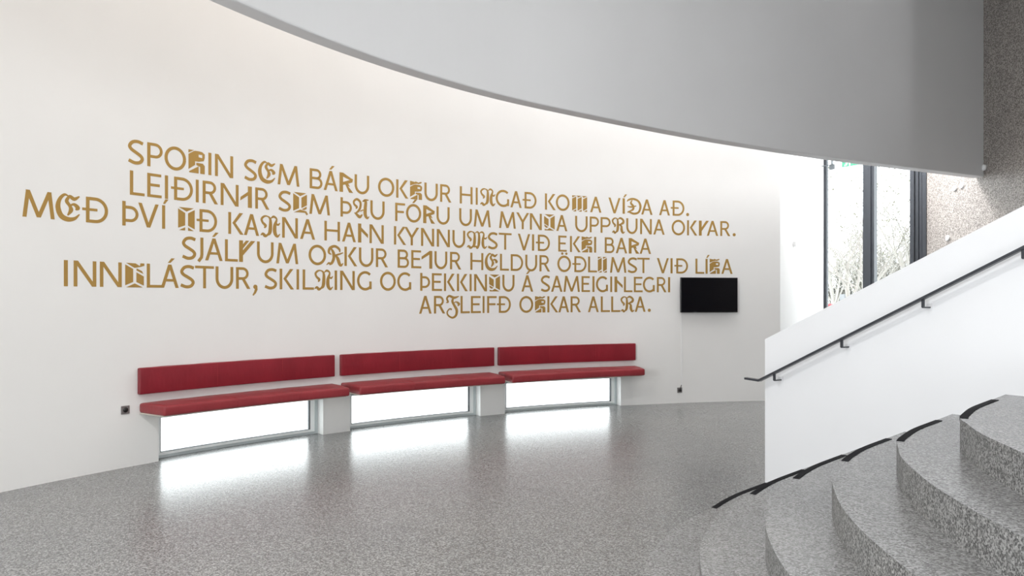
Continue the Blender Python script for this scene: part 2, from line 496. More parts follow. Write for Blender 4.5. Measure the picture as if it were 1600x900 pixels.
for k in range(1, N_ST + 1):
    c, iS, iE = nosing(k)
    c2, _, _ = nosing(k + 1)
    # plan polygon: own nosing, along the wall, back along the next nosing (tucked 3 cm under it)
    last = k == N_ST
    if last:
        e_ = E0 + GD * (L_G - 0.05)
        poly = [(p.x, p.y) for p in c] + [(e_.x, e_.y), (XR, e_.y - 0.3), (XR, c[0].y)]
    else:
        poly = [(p.x, p.y) for p in c] + [(p.x + (0.05 if i < len(c2) - 3 else 0.0), p.y - 0.02 * (i < len(c2) - 3)) for i, p in reversed(list(enumerate(c2)))]
    z1 = RISE * k; z0 = RISE * (k - 1) + (0.0 if k > 1 else 0.001)
    n = len(poly)
    # tread top and bottom + riser side as two materials on one mesh
    me = bpy.data.meshes.new('step')
    tris = tessellate_polygon([[Vector((p[0], p[1], 0)) for p in poly]])
    vs = [(p[0], p[1], z0) for p in poly] + [(p[0], p[1], z1) for p in poly]
    fs = [tuple(t) for t in tris] + [tuple(i + n for i in reversed(t)) for t in tris] + [(i, (i + 1) % n, (i + 1) % n + n, i + n) for i in range(n)]
    me.from_pydata(vs, [], fs)
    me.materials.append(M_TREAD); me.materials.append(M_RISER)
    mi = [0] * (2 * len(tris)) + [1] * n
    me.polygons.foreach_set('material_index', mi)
    bm = bmesh.new(); bm.from_mesh(me); bmesh.ops.recalc_face_normals(bm, faces=bm.faces)
    bm.to_mesh(me); bm.free()
    st = bpy.data.objects.new('step', me); C.objects.link(st); link_child(st, stairs)
    bv = st.modifiers.new('bevel', 'BEVEL'); bv.width = 0.006; bv.segments = 2; bv.limit_method = 'ANGLE'; bv.angle_limit = rad(60)
    # black anti-slip strip let into the nosing near the wall
    seg = c[iS:iE + 1]; vs = []
    for i, p in enumerate(seg):
        j = iS + i
        t = (c[min(j + 1, len(c) - 1)] - c[max(j - 1, 0)]).normalized(); nr = Vector((t.y, -t.x, 0))
        for off, z in ((-0.0015, z1 - 0.012), (-0.0015, z1 + 0.003), (0.037, z1 + 0.003), (0.037, z1 - 0.012)):
            vs.append((p.x + nr.x * off, p.y + nr.y * off, z))
    m_ = len(seg); fs = [(0, 1, 2, 3), tuple(4 * (m_ - 1) + q for q in (3, 2, 1, 0))]
    for i in range(m_ - 1):
        for q in range(4):
            fs.append((4 * i + q, 4 * i + 4 + q, 4 * i + 4 + (q + 1) % 4, 4 * i + (q + 1) % 4))
    MB().add(vs, fs).build('nosing_strip', M_BLK, st)

# handrail
hr = thing('handrail', (E0.x, E0.y, 0.0), 'dark grey flat steel handrail climbing the face of the white stair guard wall', 'handrail')
B0 = Vector((gw(6.26), 6.26, 0)) + GN * 0.09
def rp(s, z): p = B0 + GD * s; return Vector((p.x, p.y, z))
s1, zz1 = 0.17, 1.006
slope = 0.4995
def rz_(s): return zz1 + slope * (s - s1)
prof = [(0.045 / 2, 0.009), (0.045 / 2, -0.009), (-0.045 / 2, -0.009), (-0.045 / 2, 0.009)]
path = [rp(-0.125, 0.932), rp(0.02, 0.927), rp(L_G - 0.1, rz_(L_G - 0.1))]
b = MB(); vs = []
for i, p in enumerate(path):
    if i == 0: up = Vector((0, 0, 1))
    elif i == 1: up = Vector((-GD.x * 0.23, -GD.y * 0.23, 1)).normalized()
    else: up = Vector((-GD.x * slope, -GD.y * slope, 1)).normalized()
    for w_, h_ in prof: vs.append(p + GN * w_ + up * h_)
fs = [(0, 1, 2, 3), (11, 10, 9, 8)]
for i in range(2):
    for k in range(4): fs.append((4 * i + k, 4 * i + 4 + k, 4 * i + 4 + (k + 1) % 4, 4 * i + (k + 1) % 4))
b.add(vs, fs).build('rail', M_STEEL, hr, bevel=0.002)
for k in range(6):
    s = s1 + 0.612 * k
    z = rz_(s)
    p = rp(s, 0)
    b = MB()
    b.box((p.x, p.y, z - 0.035), (0.016, 0.016, 0.06), math.atan2(GD.y, GD.x))
    q = p - GN * 0.045
    b.box((q.x, q.y, z - 0.065), (0.012, 0.1, 0.009), math.atan2(GD.y, GD.x))
    br = b.build('bracket', M_STEEL, hr)
    q = p - GN * 0.0865
    MB().box((q.x, q.y, z - 0.065), (0.03, 0.006, 0.05), math.atan2(GD.y, GD.x)).build('fixing_plate', M_GUARD, br)

# wall benches
BN = [((-55.12, -55.05, -43.72, -43.25), (-55.21, -43.27)),
      ((-42.72, -43.05, -31.7, -31.0), (-42.81, -30.81)),
      ((-30.35, -31.05, -18.98, -18.25), (-30.43, -18.41))]
BL = ['red leather wall bench nearest the camera, furthest left of the three, beside the lone socket',
      'red leather wall bench in the middle, between the other two red benches',
      'red leather wall bench furthest from the camera, nearest the black television']
def cushion(name, m, parent, f0, f1, r_in, r_out, z0, z1, bev, n=30, sag=0.0, m2=None):
    """f0/f1: (front angle, back angle) at the two ends"""
    vs = []
    nr = 6
    for i in range(n + 1):
        t = i / n
        for j in range(nr + 1):
            u = j / nr
            a = rad((f0[0] * (1 - u) + f0[1] * u) * (1 - t) + (f1[0] * (1 - u) + f1[1] * u) * t)
            r = r_in(t) * (1 - u) + r_out * u
            lump = 0.0025 * math.sin(t * 31 + u * 5) + sag * (4 * u * (1 - u))
            vs.append(pol(r, a, z1 + lump * (0 < j < nr)))
            vs.append(pol(r, a, z0))
    fs = []; w = 2 * (nr + 1)
    for i in range(n):
        for j in range(nr):
            A = i * w + 2 * j; B = A + 2; Cc = B + w; D = A + w
            fs.append((A, D, Cc, B)); fs.append((A + 1, B + 1, Cc + 1, D + 1))
        A = i * w; fs.append((A, A + 1, A + w + 1, A + w))
        A = i * w + 2 * nr; fs.append((A, A + w, A + w + 1, A + 1))
    for i in (0, n):
        for j in range(nr):
            A = i * w + 2 * j; fs.append((A, A + 2, A + 3, A + 1))
    o = MB().add(vs, fs).build(name, m, parent, bevel=bev, seg=3, smooth=True)
    return o
for (sa, ba), lab, (dp0, dp1) in zip(BN, BL, ((0.43, 0.54), (0.55, 0.64), (0.62, 0.54))):
    mid_a = rad((ba[0] + ba[1]) / 2)
    bench = thing('wall_bench', tuple(pol(R0, mid_a, 0)), lab, 'bench', 'red leather benches on the curved wall')
    rin = lambda t: R0 - dp0 - (dp1 - dp0) * t
    seat = cushion('seat', M_SEAT, bench, (sa[1], sa[0]), (sa[2], sa[3]), rin, R0 - 0.006, 0.507, 0.604, 0.022, 30, 0.004)
    for t in (0.36, 0.70):                      # sewn cross seams
        a = rad(sa[1] * (1 - t) + sa[2] * t)
        r = rin(t)
        MB().tube([pol(R0 - 0.03, a, 0.605), pol(r + 0.03, a, 0.606), pol(r + 0.006, a, 0.599), pol(r - 0.0005, a, 0.585), pol(r - 0.0005, a, 0.53)], 0.0022, 5).build('seam', M_SEAM, seat)
    # welt along the front top edge
    pts = [pol(rin(t) + 0.008, rad(sa[1] * (1 - t) + sa[2] * t), 0.599) for t in [0.01 + 0.98 * i / 30 for i in range(31)]]
    MB().tube(pts, 0.003, 5).build('seam', M_SEAM, seat)
    cushion('seat_board', M_BOARD, bench, (sa[1] + 0.12, sa[0] + 0.05), (sa[2] - 0.12, sa[3] - 0.05), lambda t: rin(t) + 0.05, R0 - 0.004, 0.495, 0.509, 0.0, 24)
    bk = cushion('backrest', M_BACK, bench, (ba[0], ba[0]), (ba[1], ba[1]), lambda t: R0 - 0.062, R0 - 0.008, 0.690, 0.946, 0.014, 30)
    for t in (0.36, 0.70):
        a = rad(ba[0] * (1 - t) + ba[1] * t)
        MB().tube([pol(R0 - 0.0622, a, 0.705), pol(R0 - 0.0622, a, 0.932)], 0.0018, 5).build('seam', M_SEAM, bk)
    MB().arcbox(R0 - 0.008, R0 - 0.001, rad(ba[0] + 0.25), rad(ba[1] - 0.25), 0.72, 0.92, 20).build('mounting_board', M_BOARD, bench)

# television
a0, a1 = rad(-14.36), rad(-9.32)
pl, pr = pol(R0, a0), pol(R0, a1)
tv_c = (pl + pr) / 2; td = (pr - pl).normalized(); tn = Vector((td.y, -td.x, 0)); trz = math.atan2(td.y, td.x)
Wt = (pr - pl).length; tv_c += tn * 0.055
tv = thing('television', (tv_c.x, tv_c.y, 1.68), 'black flat television mounted on the white curved wall, switched off', 'television')
MB().box((tv_c.x, tv_c.y, 1.685), (Wt, 0.04, 0.546), trz).build('housing', M_BEZ, tv, bevel=0.004)
q = tv_c + tn * 0.0205
MB().box((q.x, q.y, 1.689), (Wt - 0.024, 0.003, 0.518), trz).build('screen', M_TV, tv)
q = tv_c + tn * 0.0215 - td * 0.24
MB().box((q.x, q.y, 1.419), (0.05, 0.004, 0.008), trz).build('logo_plate', M_GREY, tv)
q = tv_c - tn * 0.045
MB().box((q.x, q.y, 1.69), (0.4, 0.05, 0.3), trz).build('wall_mount', M_GREY, tv)

# cable cover and sockets
a = rad(-14.13)
cb = MB(); cb.arcbox(R0 - 0.008, R0 - 0.0005, a - 0.0009, a + 0.0009, 0.275, 1.43, 1)
tag(cb.build('cable_cover', M_WHT), 'thin white cable strip running down the wall from television to socket', 'cable')
def socket(a, z0, z1, plug, lab):
    a = rad(a); h = (z1 - z0) / 2; zc = (z0 + z1) / 2; w = 0.0405 / R0
    p = pol(R0, a, zc)
    o = thing('power_socket', tuple(p), lab, 'socket')
    pb = MB(); pb.arcbox(R0 - 0.011, R0 - 0.0005, a - w, a + w, z0, z1, 2)
    pb.build('plate', M_PLATE, o, bevel=0.003)
    nrm_ = Vector((-math.sin(a), -math.cos(a), 0))
    c0 = p + nrm_ * 0.010
    MB().tube([c0, c0 + nrm_ * 0.003], 0.024, 20).build('socket_face', M_PLUG, o)
    if plug:
        MB().tube([c0 + nrm_ * 0.003, c0 + nrm_ * 0.028, c0 + nrm_ * 0.032 + Vector((0, 0, 0.0))], [0.019, 0.018, 0.012], 14).build('plug', M_PLUG, o)
        t = Vector((math.cos(a), -math.sin(a), 0))
        MB().tube([c0 + nrm_ * 0.022 + Vector((0, 0, 0.01)), c0 + nrm_ * 0.022 + t * 0.006 + Vector((0, 0, 0.045)), c0 + nrm_ * 0.012 + t * 0.022 + Vector((0, 0, 0.080))], 0.005, 8).build('cord', M_PLUG, o)
socket(-55.81, 0.513, 0.592, False, 'grey square wall socket with empty black round face, left of the first bench')
socket(-14.32, 0.163, 0.243, True, 'small grey wall socket with a black plug, low under the television')

# white sensor box on the straight wall
d_ = (GL - P1).normalized(); n2 = Vector((d_.y, -d_.x, 0))
u = (1240 - 800) / 1150.0
t = (u * P1.y - P1.x) / (d_.x - u * d_.y)
p = P1 + d_ * t + n2 * 0.022; z = EYE + (469.5 - 381) * p.y / 1150.0
s_ = thing('wall_sensor', (p.x, p.y, z), 'small white sensor box on the white wall left of the glass door', 'sensor')
MB().box((p.x, p.y, z), (0.085, 0.044, 0.085), math.atan2(d_.y, d_.x)).build('housing', M_WHT, s_, bevel=0.008)
q = p + n2 * 0.022
MB().tube([Vector((q.x, q.y, z)), Vector((q.x, q.y, z)) + n2 * 0.008], [0.02, 0.014], 12).build('lens', M_BEAD, s_)

# white discs on the aggregate wall
DL = ['left of the two small white round fittings side by side high on the aggregate wall',
      'right of the two small white round fittings side by side high on the aggregate wall',
      'lone small white round fitting on the aggregate wall just above the stair guard',
      'small white round fitting on the dark aggregate wall at the corner of the balcony']
for (x, row, Y), lab in zip(((1493, 294, 12.0), (1504, 290, 11.81), (1482, 372, 12.19), (1539, 262, 11.02)), DL):
    Y = 7.23 * 1150 / (x - 800); z = EYE + (469.5 - row) * Y / 1150
    o = thing('round_fitting', (7.23, Y, z), lab, 'wall light', 'white round fittings on the aggregate wall')
    MB().tube([(7.232, Y, z), (7.205, Y, z), (7.200, Y, z)], [0.046, 0.046, 0.040], 20).build('ring', M_WHT, o)
    MB().tube([(7.2002, Y, z), (7.197, Y, z)], [0.030, 0.028], 16).build('cap', M_BEAD, o)

# exit sign by the door
es_c = Vector(on(0.62, 0.16)); es = thing('exit_sign', (es_c.x, es_c.y, 4.12), 'green and white lit exit sign above the glass door, partly behind the balcony', 'sign')
def esb(name, t, w, z, h, m_, off=0.0, dep=0.05, par=None):
    p = on(t, 0.16 + off, z)
    return MB().box(p, (w, dep, h), rz).build(name, m_, par or es)
ZS = 4.095
panel = esb('panel', 0.60, 0.52, ZS + 0.13, 0.26, M_EXITW)
esb('green_face', 0.66, 0.36, ZS + 0.137, 0.236, M_EXIT, 0.027, 0.004, panel)
# running figure and arrow: pieces of the pictogram
gl = MB()
for (t, zc_, w, h_) in ((0.60, 0.205, 0.03, 0.03), (0.595, 0.15, 0.05, 0.07), (0.57, 0.16, 0.03, 0.02), (0.63, 0.14, 0.03, 0.02), (0.575, 0.085, 0.024, 0.07), (0.62, 0.09, 0.05, 0.022), (0.64, 0.06, 0.022, 0.05), (0.555, 0.05, 0.04, 0.02)):
    gl.box(on(t, 0.16 + 0.031, ZS + zc_), (w, 0.003, h_), rz)
pA = [on(0.80, 0.19, ZS + 0.165), on(0.80, 0.19, ZS + 0.095), on(0.835, 0.19, ZS + 0.13)]
gl.build('running_figure', M_EXITW, panel)
MB().add(pA, [(0, 1, 2)]).box(on(0.76, 0.16 + 0.031, ZS + 0.13), (0.09, 0.003, 0.018), rz).build('arrow', M_EXITW, panel)
esb('arm', 0.27, 0.10, ZS + 0.06, 0.10, M_GREY)
esb('rod', 0.13, 0.24, ZS + 0.105, 0.012, M_GREY)
esb('stem', 0.27, 0.02, ZS + 0.42, 0.7, M_GREY)

# ------------------------------------------------------------------ wall lettering
T = 0.135                                           # stem width in cap heights
def ribbon(pts, t=T, ws=None):
    """closed outline of a polyline with width"""
    keep = [i for i in range(len(pts)) if i == 0 or math.hypot(pts[i][0] - pts[i - 1][0], pts[i][1] - pts[i - 1][1]) > 1e-4]
    if ws: ws = [ws[i] for i in keep]
    P = [Vector((pts[i][0], pts[i][1], 0)) for i in keep]; n = len(P); Lf = []; Rt = []
    for i in range(n):
        a = (P[i] - P[i - 1]).normalized() if i else None
        b_ = (P[i + 1] - P[i]).normalized() if i < n - 1 else None
        if a is None: a = b_
        if b_ is None: b_ = a
        tn_ = (a + b_).normalized(); nr = Vector((-tn_.y, tn_.x, 0))
        k = 1 / max(0.35, nr.dot(Vector((-a.y, a.x, 0))))
        h = (ws[i] if ws else t) / 2 * k
        Lf.append(P[i] + nr * h); Rt.append(P[i] - nr * h)
    return [[tuple(Lf[i][:2]), tuple(Lf[i + 1][:2]), tuple(Rt[i + 1][:2]), tuple(Rt[i][:2])] for i in range(n - 1)]
def arc(cx, cy, rx, ry, a0, a1, n=18):
    return [(cx + rx * math.cos(rad(a0 + (a1 - a0) * i / n)), cy + ry * math.sin(rad(a0 + (a1 - a0) * i / n))) for i in range(n + 1)]
def box2(x0, y0, x1, y1): return [[(x0, y0), (x1, y0), (x1, y1), (x0, y1)]]
def bar(xa, ya, xb, yb, t=T):
    """slanted bar with level ends; xa, xb are centre lines"""
    L = math.hypot(xb - xa, yb - ya); h = t * L / abs(yb - ya) / 2
    return [[(xa - h, ya), (xa + h, ya), (xb + h, yb), (xb - h, yb)]]
def smooth2(pts, n=6):
    k = len(pts[0])
    P = [tuple(2 * a - b_ for a, b_ in zip(pts[0], pts[1]))] + list(pts) + [tuple(2 * a - b_ for a, b_ in zip(pts[-1], pts[-2]))]
    out = []
    for i in range(1, len(P) - 2):
        for q in range(n):
            t = q / n
            out.append(tuple(0.5 * (2 * P[i][c] + (P[i + 1][c] - P[i - 1][c]) * t + (2 * P[i - 1][c] - 5 * P[i][c] + 4 * P[i + 1][c] - P[i + 2][c]) * t * t + (3 * P[i][c] - P[i - 1][c] - 3 * P[i + 1][c] + P[i + 2][c]) * t ** 3) for c in range(k)))
    out.append(tuple(pts[-1]))
    return out
def brush(w, pts):
    s = smooth2([(x * w, y, d) for x, y, d in pts], 5)
    return ribbon([(x, y) for x, y, d in s], ws=[max(0.03, d * 1.22) for x, y, d in s])
h2 = T / 2; TA = 0.115; hA = TA / 2
def bowl(x0, xr, yt, yb, t=T):
    ry = (yt - yb) / 2; rx = min(ry * 1.0, (xr - x0) * 0.75)
    return ribbon([(x0, yt)] + arc(xr - rx, (yt + yb) / 2, rx, ry, 90, -90, 20) + [(x0, yb)], t)
def scaled(w, polys): return [[(x * w, y) for x, y in p] for p in polys]
def dot(cx, cy, r): return [arc(cx, cy, r, r, 0, 345, 23)]
def glyph(g, w):
    if g == 'I': return box2(0, 0, w, 1)
    if g == 'Í': return box2(0, 0, w, 1) + [[(w * 0.3, 1.06), (w * 0.95, 1.06), (w * 1.5 + 0.08, 1.26), (w * 1.5 - 0.06, 1.26)]]
    if g == 'L': return box2(0, 0, T, 1) + box2(T, 0, w, TA)
    if g == 'T': return box2(w / 2 - h2, 0, w / 2 + h2, 1 - TA) + box2(0, 1 - TA, w, 1)
    if g == 'H': return box2(0, 0, T, 1) + box2(w - T, 0, w, 1) + box2(T, 0.47, w - T, 0.47 + TA)
    if g == 'E': return box2(0, 0, T, 1) + box2(T, 0, w, TA) + box2(T, 1 - TA, w * 0.97, 1) + box2(T, 0.46, w * 0.87, 0.46 + TA)
    if g == 'F': return box2(0, 0, T, 1) + box2(T, 1 - TA, w, 1) + box2(T, 0.46, w * 0.88, 0.46 + TA)
    if g == 'N': return box2(0, 0, T, 1) + box2(w - T, 0, w, 1) + [[(0, 1), (T * 1.2, 1), (w, 0), (w - T * 1.2, 0)]]
    if g == 'M': return bar(h2, 0, 0.15 * w + 0.02, 1) + bar(w - h2, 0, 0.85 * w - 0.02, 1) + bar(0.16 * w, 1, 0.5 * w, 0.03) + bar(0.84 * w, 1, 0.5 * w, 0.03) + box2(0.5 * w - 0.07, 0.02, 0.5 * w + 0.07, 0.06)
    if g == 'V': return bar(h2 + 0.01, 1, 0.5 * w, 0) + bar(w - h2 - 0.01, 1, 0.5 * w, 0)
    if g in 'AÁ':
        r = bar(h2 + 0.01, 0, 0.5 * w, 1) + bar(w - h2 - 0.01, 0, 0.5 * w, 1) + box2(0.22 * w, 0.27, 0.78 * w, 0.27 + TA * 0.95)
        if g == 'Á': r += [[(w * 0.5 - 0.09, 1.07), (w * 0.5 + 0.03, 1.07), (w * 0.5 + 0.22, 1.27), (w * 0.5 + 0.07, 1.27)]]
        return r
    if g == 'Y': return bar(h2 + 0.01, 1, 0.5 * w, 0.44) + bar(w - h2 - 0.01, 1, 0.5 * w, 0.44) + box2(w / 2 - h2, 0, w / 2 + h2, 0.5)
    if g == 'K': return box2(0, 0, T, 1) + [[(w - 0.20, 1), (w - 0.02, 1), (0.355, 0.52), (0.20, 0.52)], [(0.20, 0.52), (0.355, 0.52), (w + 0.01, 0), (w - 0.16, 0)]]
    if g == 'U': return ribbon([(h2, 1), (h2, 0.45)] + arc(w / 2, 0.45, w / 2 - h2, 0.45 - h2 + 0.015, 180, 360, 22) + [(w - h2, 1)])
    if g in 'OÓÖ':
        r = ribbon(arc(w / 2, 0.5, w / 2 - h2, 0.515 - h2, 0, 360, 40))
        if g == 'Ó': r += [[(w * 0.5 - 0.09, 1.07), (w * 0.5 + 0.03, 1.07), (w * 0.5 + 0.22, 1.27), (w * 0.5 + 0.07, 1.27)]]
        if g == 'Ö': r += dot(w * 0.36, 1.14, 0.078) + dot(w * 0.66, 1.14, 0.078)
        return r
    if g == 'G': return ribbon(arc(w * 0.56, 0.5, w * 0.56 - h2, 0.515 - h2, 47, 318, 30)) + box2(w - T, 0.06, w, 0.47)
    if g == 'S': return ribbon([(x * w, y) for x, y in smooth2([(0.93, 0.885), (0.62, 0.945), (0.30, 0.90), (0.12, 0.735), (0.22, 0.60), (0.52, 0.48), (0.80, 0.36), (0.885, 0.235), (0.74, 0.095), (0.42, 0.055), (0.06, 0.135)], 5)])
    if g == 'D': return box2(0, 0, T, 1) + ribbon([(T, 1 - hA), (w * 0.42, 1 - hA)] + arc(w * 0.42, 0.5, w * 0.58 - h2, 0.5 - hA, 90, -90, 24) + [(T, hA)], 0.125)
    if g == 'Ð':
        x0 = w * 0.14; W_ = w - x0
        return [[(x + x0, y) for x, y in p] for p in glyph('D', W_)] + box2(0, 0.46, x0, 0.46 + TA * 0.9) + box2(x0 + T, 0.46, w * 0.58, 0.46 + TA * 0.9)
    if g == 'B': return box2(0, 0, T, 1) + bowl(T, w * 0.91 - h2, 1 - hA, 0.53, 0.12) + bowl(T, w - h2, 0.53, hA, 0.12)
    if g == 'P': return box2(0, 0, T, 1) + bowl(T, w - h2, 1 - hA, 0.43, 0.12)
    if g == 'Þ': return box2(0, 0, T, 1) + bowl(T, w - h2, 0.76, 0.22, 0.12)
    if g == 'R': return box2(0, 0, T, 1) + bowl(T, w * 0.88 - h2, 1 - hA, 0.48, 0.12) + bar(w * 0.46, 0.50, w - 0.085, 0)
    if g == 'J': return ribbon([(w - h2, 1), (w - h2, 0.25), (w - h2 - 0.02, 0.12), (w - h2 - 0.16, -0.06)])
    if g == '.': return dot(w / 2, 0.10, 0.108)
    if g == ',': return dot(w * 0.62, 0.10, 0.105) + ribbon([(w * 0.80, 0.12), (w * 0.80, -0.02), (w * 0.55, -0.17), (w * 0.15, -0.30)], ws=[0.10, 0.13, 0.11, 0.06])
    # ---- runes
    if g == 'rR': return box2(0, 0, 0.20, 1) + [[(0.20, 1), (0.20, 0.80), (w - 0.02, 0.60), (w, 0.70)], [(w, 0.72), (w - 0.03, 0.55), (0.20, 0.36), (0.20, 0.52)], [(w - 0.14, 0.76), (w, 0.72), (w - 0.03, 0.57), (w - 0.20, 0.62)], [(0.30, 0.48), (0.42, 0.40), (w + 0.02, 0), (w - 0.22, 0)], [(0.24, 0.46), (0.50, 0.46), (0.60, 0.30), (0.30, 0.40)]]
    if g == 'rA': return box2(w - 0.20, 0, w, 1) + [[(0, 0.30), (0.02, 0.47), (w - 0.2, 0.74), (w - 0.2, 0.57)]]
    if g == 'rN': return box2(0, 0, 0.19, 1) + [[(0.19, 0.80), (0.19, 0.60), (w, 0.26), (w, 0.45)]]
    if g == 'rT': return box2(w - 0.19, 0, w, 1) + [[(0, 0.50), (0, 0.66), (w - 0.17, 1), (w - 0.17, 0.80)]]
    if g == 'rK': return box2(0, 0, 0.20, 1) + [[(0.20, 0.30), (0.20, 0.55), (w - 0.20, 1), (w, 1)]]
    if g == 'rF': return box2(0, 0, 0.19, 1) + [[(0.19, 0.62), (0.19, 0.82), (w * 0.42, 1), (w * 0.62, 1)], [(0.19, 0.30), (0.19, 0.54), (w * 0.74, 1), (w, 1)]]
    # ---- block initials
    if g in ('*R', '*r'):
        body = [[(0, 0.80), (0, 0.14), (0.40, 0.36), (0.40, 0.62)], [(0, 0.80), (0.40, 0.62), (0.42, 0.98), (0.32, 0.96)], [(0.42, 0.98), (0.40, 0.62), (0.62, 0.64), (0.62, 0.985)],
                [(0.62, 0.985), (0.62, 0.84), (0.85, 0.84), (0.84, 0.97)], [(0.84, 0.97), (0.85, 0.84), (0.85, 0.68), (1.0, 0.72), (1.0, 0.88)], [(0.62, 0.72), (0.62, 0.52), (0.94, 0.58), (1.0, 0.72), (0.85, 0.70)], [(0.40, 0.62), (0.40, 0.52), (0.62, 0.52), (0.62, 0.64)],
                [(0.48, 0.46), (0.88, 0.46), (1.0, 0.36), (1.0, 0.0), (0.72, 0.0), (0.72, 0.30), (0.48, 0.36)], [(0.04, 0.05), (0.62, 0.32), (0.62, 0.0), (0.04, 0.0)]]
        top = [[(0, 1.0), (0.34, 1.0), (0.0, 0.86)]]
        if g == '*r': 
            body = [[(x, y * 0.84) for x, y in p] for p in body]
            top = [[(0, 1.0), (0.06, 1.0), (0.40, 0.96), (0.62, 0.88), (0.34, 0.84), (0, 0.74)], [(0.40, 0.95), (0.70, 0.86), (0.92, 0.92), (1.0, 0.99), (0.86, 1.0), (0.70, 0.95), (0.44, 1.0)]]
        return scaled(w, body + top)
    if g in ('*E', '*D', '*A', '*B'):
        L_ = [(0, 0.93), (0.42, 0.76), (0.42, 0.22), (0, 0.08)]; R_ = [(1, 0.93), (0.60, 0.76), (0.60, 0.22), (1, 0.08)]
        Tt = [(0.05, 1), (0.95, 1), (0.51, 0.83)]; Bb = [(0.05, 0), (0.95, 0), (0.51, 0.16)]
        if g == '*A': L_[3] = (0, 0.10); Bb = [(0.05, 0), (0.42, 0.0), (0.42, 0.14)]; return scaled(w, [L_, R_, Tt, Bb, [(0.60, 0), (0.95, 0), (0.60, 0.14)]])
        if g == '*B': return scaled(w, [L_, Bb, [(0.05, 1.0), (0.55, 0.99), (0.85, 0.86), (0.50, 0.80)], [(0.78, 0.84), (1.03, 0.90), (1.03, 1.0), (0.82, 1.0)], [(0.60, 0.70), (0.98, 0.56), (0.9, 0.68), (0.62, 0.78)], [(0.60, 0.62), (1, 0.46), (1, 0.08), (0.60, 0.22)]])
        if g == '*E': return scaled(w, [L_, [(1, 0.93), (0.60, 0.76), (0.60, 0.24), (1, 0.40)], Tt, [(0.05, 0), (0.50, 0.16), (0.95, 0.10), (1.08, -0.04), (0.98, -0.10), (0.86, 0.02), (0.4, 0.02)], [(0.62, 0.18), (0.98, 0.34), (0.98, 0.22), (0.8, 0.15)]])
        return scaled(w, [[(0, 0.88), (0.42, 0.70), (0.42, 0.26), (0, 0.42)], [(0.02, 0.36), (0.40, 0.2), (0.2, 0.16), (0.04, 0.24)], R_, Tt, [(0.04, 0.0), (0.06, 0.1), (0.30, 0.06), (0.51, 0.16), (0.95, 0), (0.3, 0.0)]])
    if g == '*M' or g == '*U':
        n_ = 3 if g == '*M' else 2; P_ = []; c = 1.0 / n_
        for i in range(n_):
            x0 = i * c; x1 = x0 + c * 0.74
            P_ += [[(x0, 0.80), (x1, 0.94), (x1, 0.20), (x0, 0.05)], [(x0, 1.0), (x1, 1.0), (x0, 0.87)], [(x0 + 0.04, 0), (x1, 0.0), (x1, 0.13)]]
        if g == '*M': P_ += [[(0.24, 1.0), (0.40, 1.0), (0.38, 0.93)], [(0.58, 1.0), (0.72, 1.0), (0.70, 0.93)]]
        return scaled(w, P_)
    # ---- blackletter initials
    lcurl = [(0.22, 0.40, 0.05), (0.27, 0.52, 0.11), (0.13, 0.66, 0.09), (0.08, 0.82, 0.09), (0.20, 0.95, 0.08), (0.36, 0.97, 0.05)]
    if g == 'fE': return brush(w, [(0.50, 0.94, 0.03), (0.32, 0.98, 0.08), (0.12, 0.78, 0.11), (0.05, 0.48, 0.15), (0.18, 0.17, 0.16), (0.46, 0.05, 0.15), (0.76, 0.10, 0.10), (0.97, 0.28, 0.03)]) + brush(w, [(0.42, 0.82, 0.03), (0.55, 0.93, 0.10), (0.75, 0.85, 0.11), (0.97, 0.97, 0.04)]) + brush(w, [(0.50, 0.90, 0.08), (0.42, 0.74, 0.11), (0.56, 0.56, 0.10), (0.60, 0.40, 0.13), (0.46, 0.20, 0.04)]) + brush(w, [(0.55, 0.58, 0.04), (0.74, 0.64, 0.09), (0.90, 0.52, 0.13), (0.80, 0.44, 0.04)])
    if g in ('fN', 'fM'):
        k = 1.0 if g == 'fN' else 0.76
        r = brush(w, [(x * k, y, d) for x, y, d in lcurl + [(0.50, 0.86, 0.09), (0.52, 0.55, 0.14), (0.48, 0.20, 0.14), (0.34, 0.06, 0.06)]]) + brush(w, [(0.03 * k, 0.05, 0.03), (0.14 * k, 0.12, 0.10), (0.26 * k, 0.03, 0.12), (0.42 * k, 0.10, 0.04)])
        o_ = 0.0
        if g == 'fM':
            r += brush(w, [(0.40, 0.88, 0.03), (0.52, 0.98, 0.07), (0.60, 0.85, 0.10), (0.61, 0.5, 0.14), (0.58, 0.18, 0.13), (0.50, 0.05, 0.05)]) + brush(w, [(0.36, 0.06, 0.03), (0.46, 0.12, 0.08), (0.52, 0.03, 0.10), (0.60, 0.1, 0.04)])
            return r + brush(w, [(0.61, 0.90, 0.03), (0.74, 0.98, 0.08), (0.84, 0.86, 0.08), (0.80, 0.55, 0.13), (0.80, 0.22, 0.14), (0.88, 0.05, 0.10), (1.0, 0.16, 0.03)]) + brush(w, [(0.82, 0.66, 0.05), (0.92, 0.60, 0.08), (1.0, 0.70, 0.03)])
        return r + brush(w, [(0.53, 0.88, 0.03), (0.68, 0.98, 0.09), (0.83, 0.86, 0.07), (0.74, 0.55, 0.14), (0.74, 0.22, 0.15), (0.86, 0.04, 0.10), (1.0, 0.16, 0.03)]) + brush(w, [(0.78, 0.68, 0.05), (0.90, 0.60, 0.08), (1.0, 0.70, 0.03)])
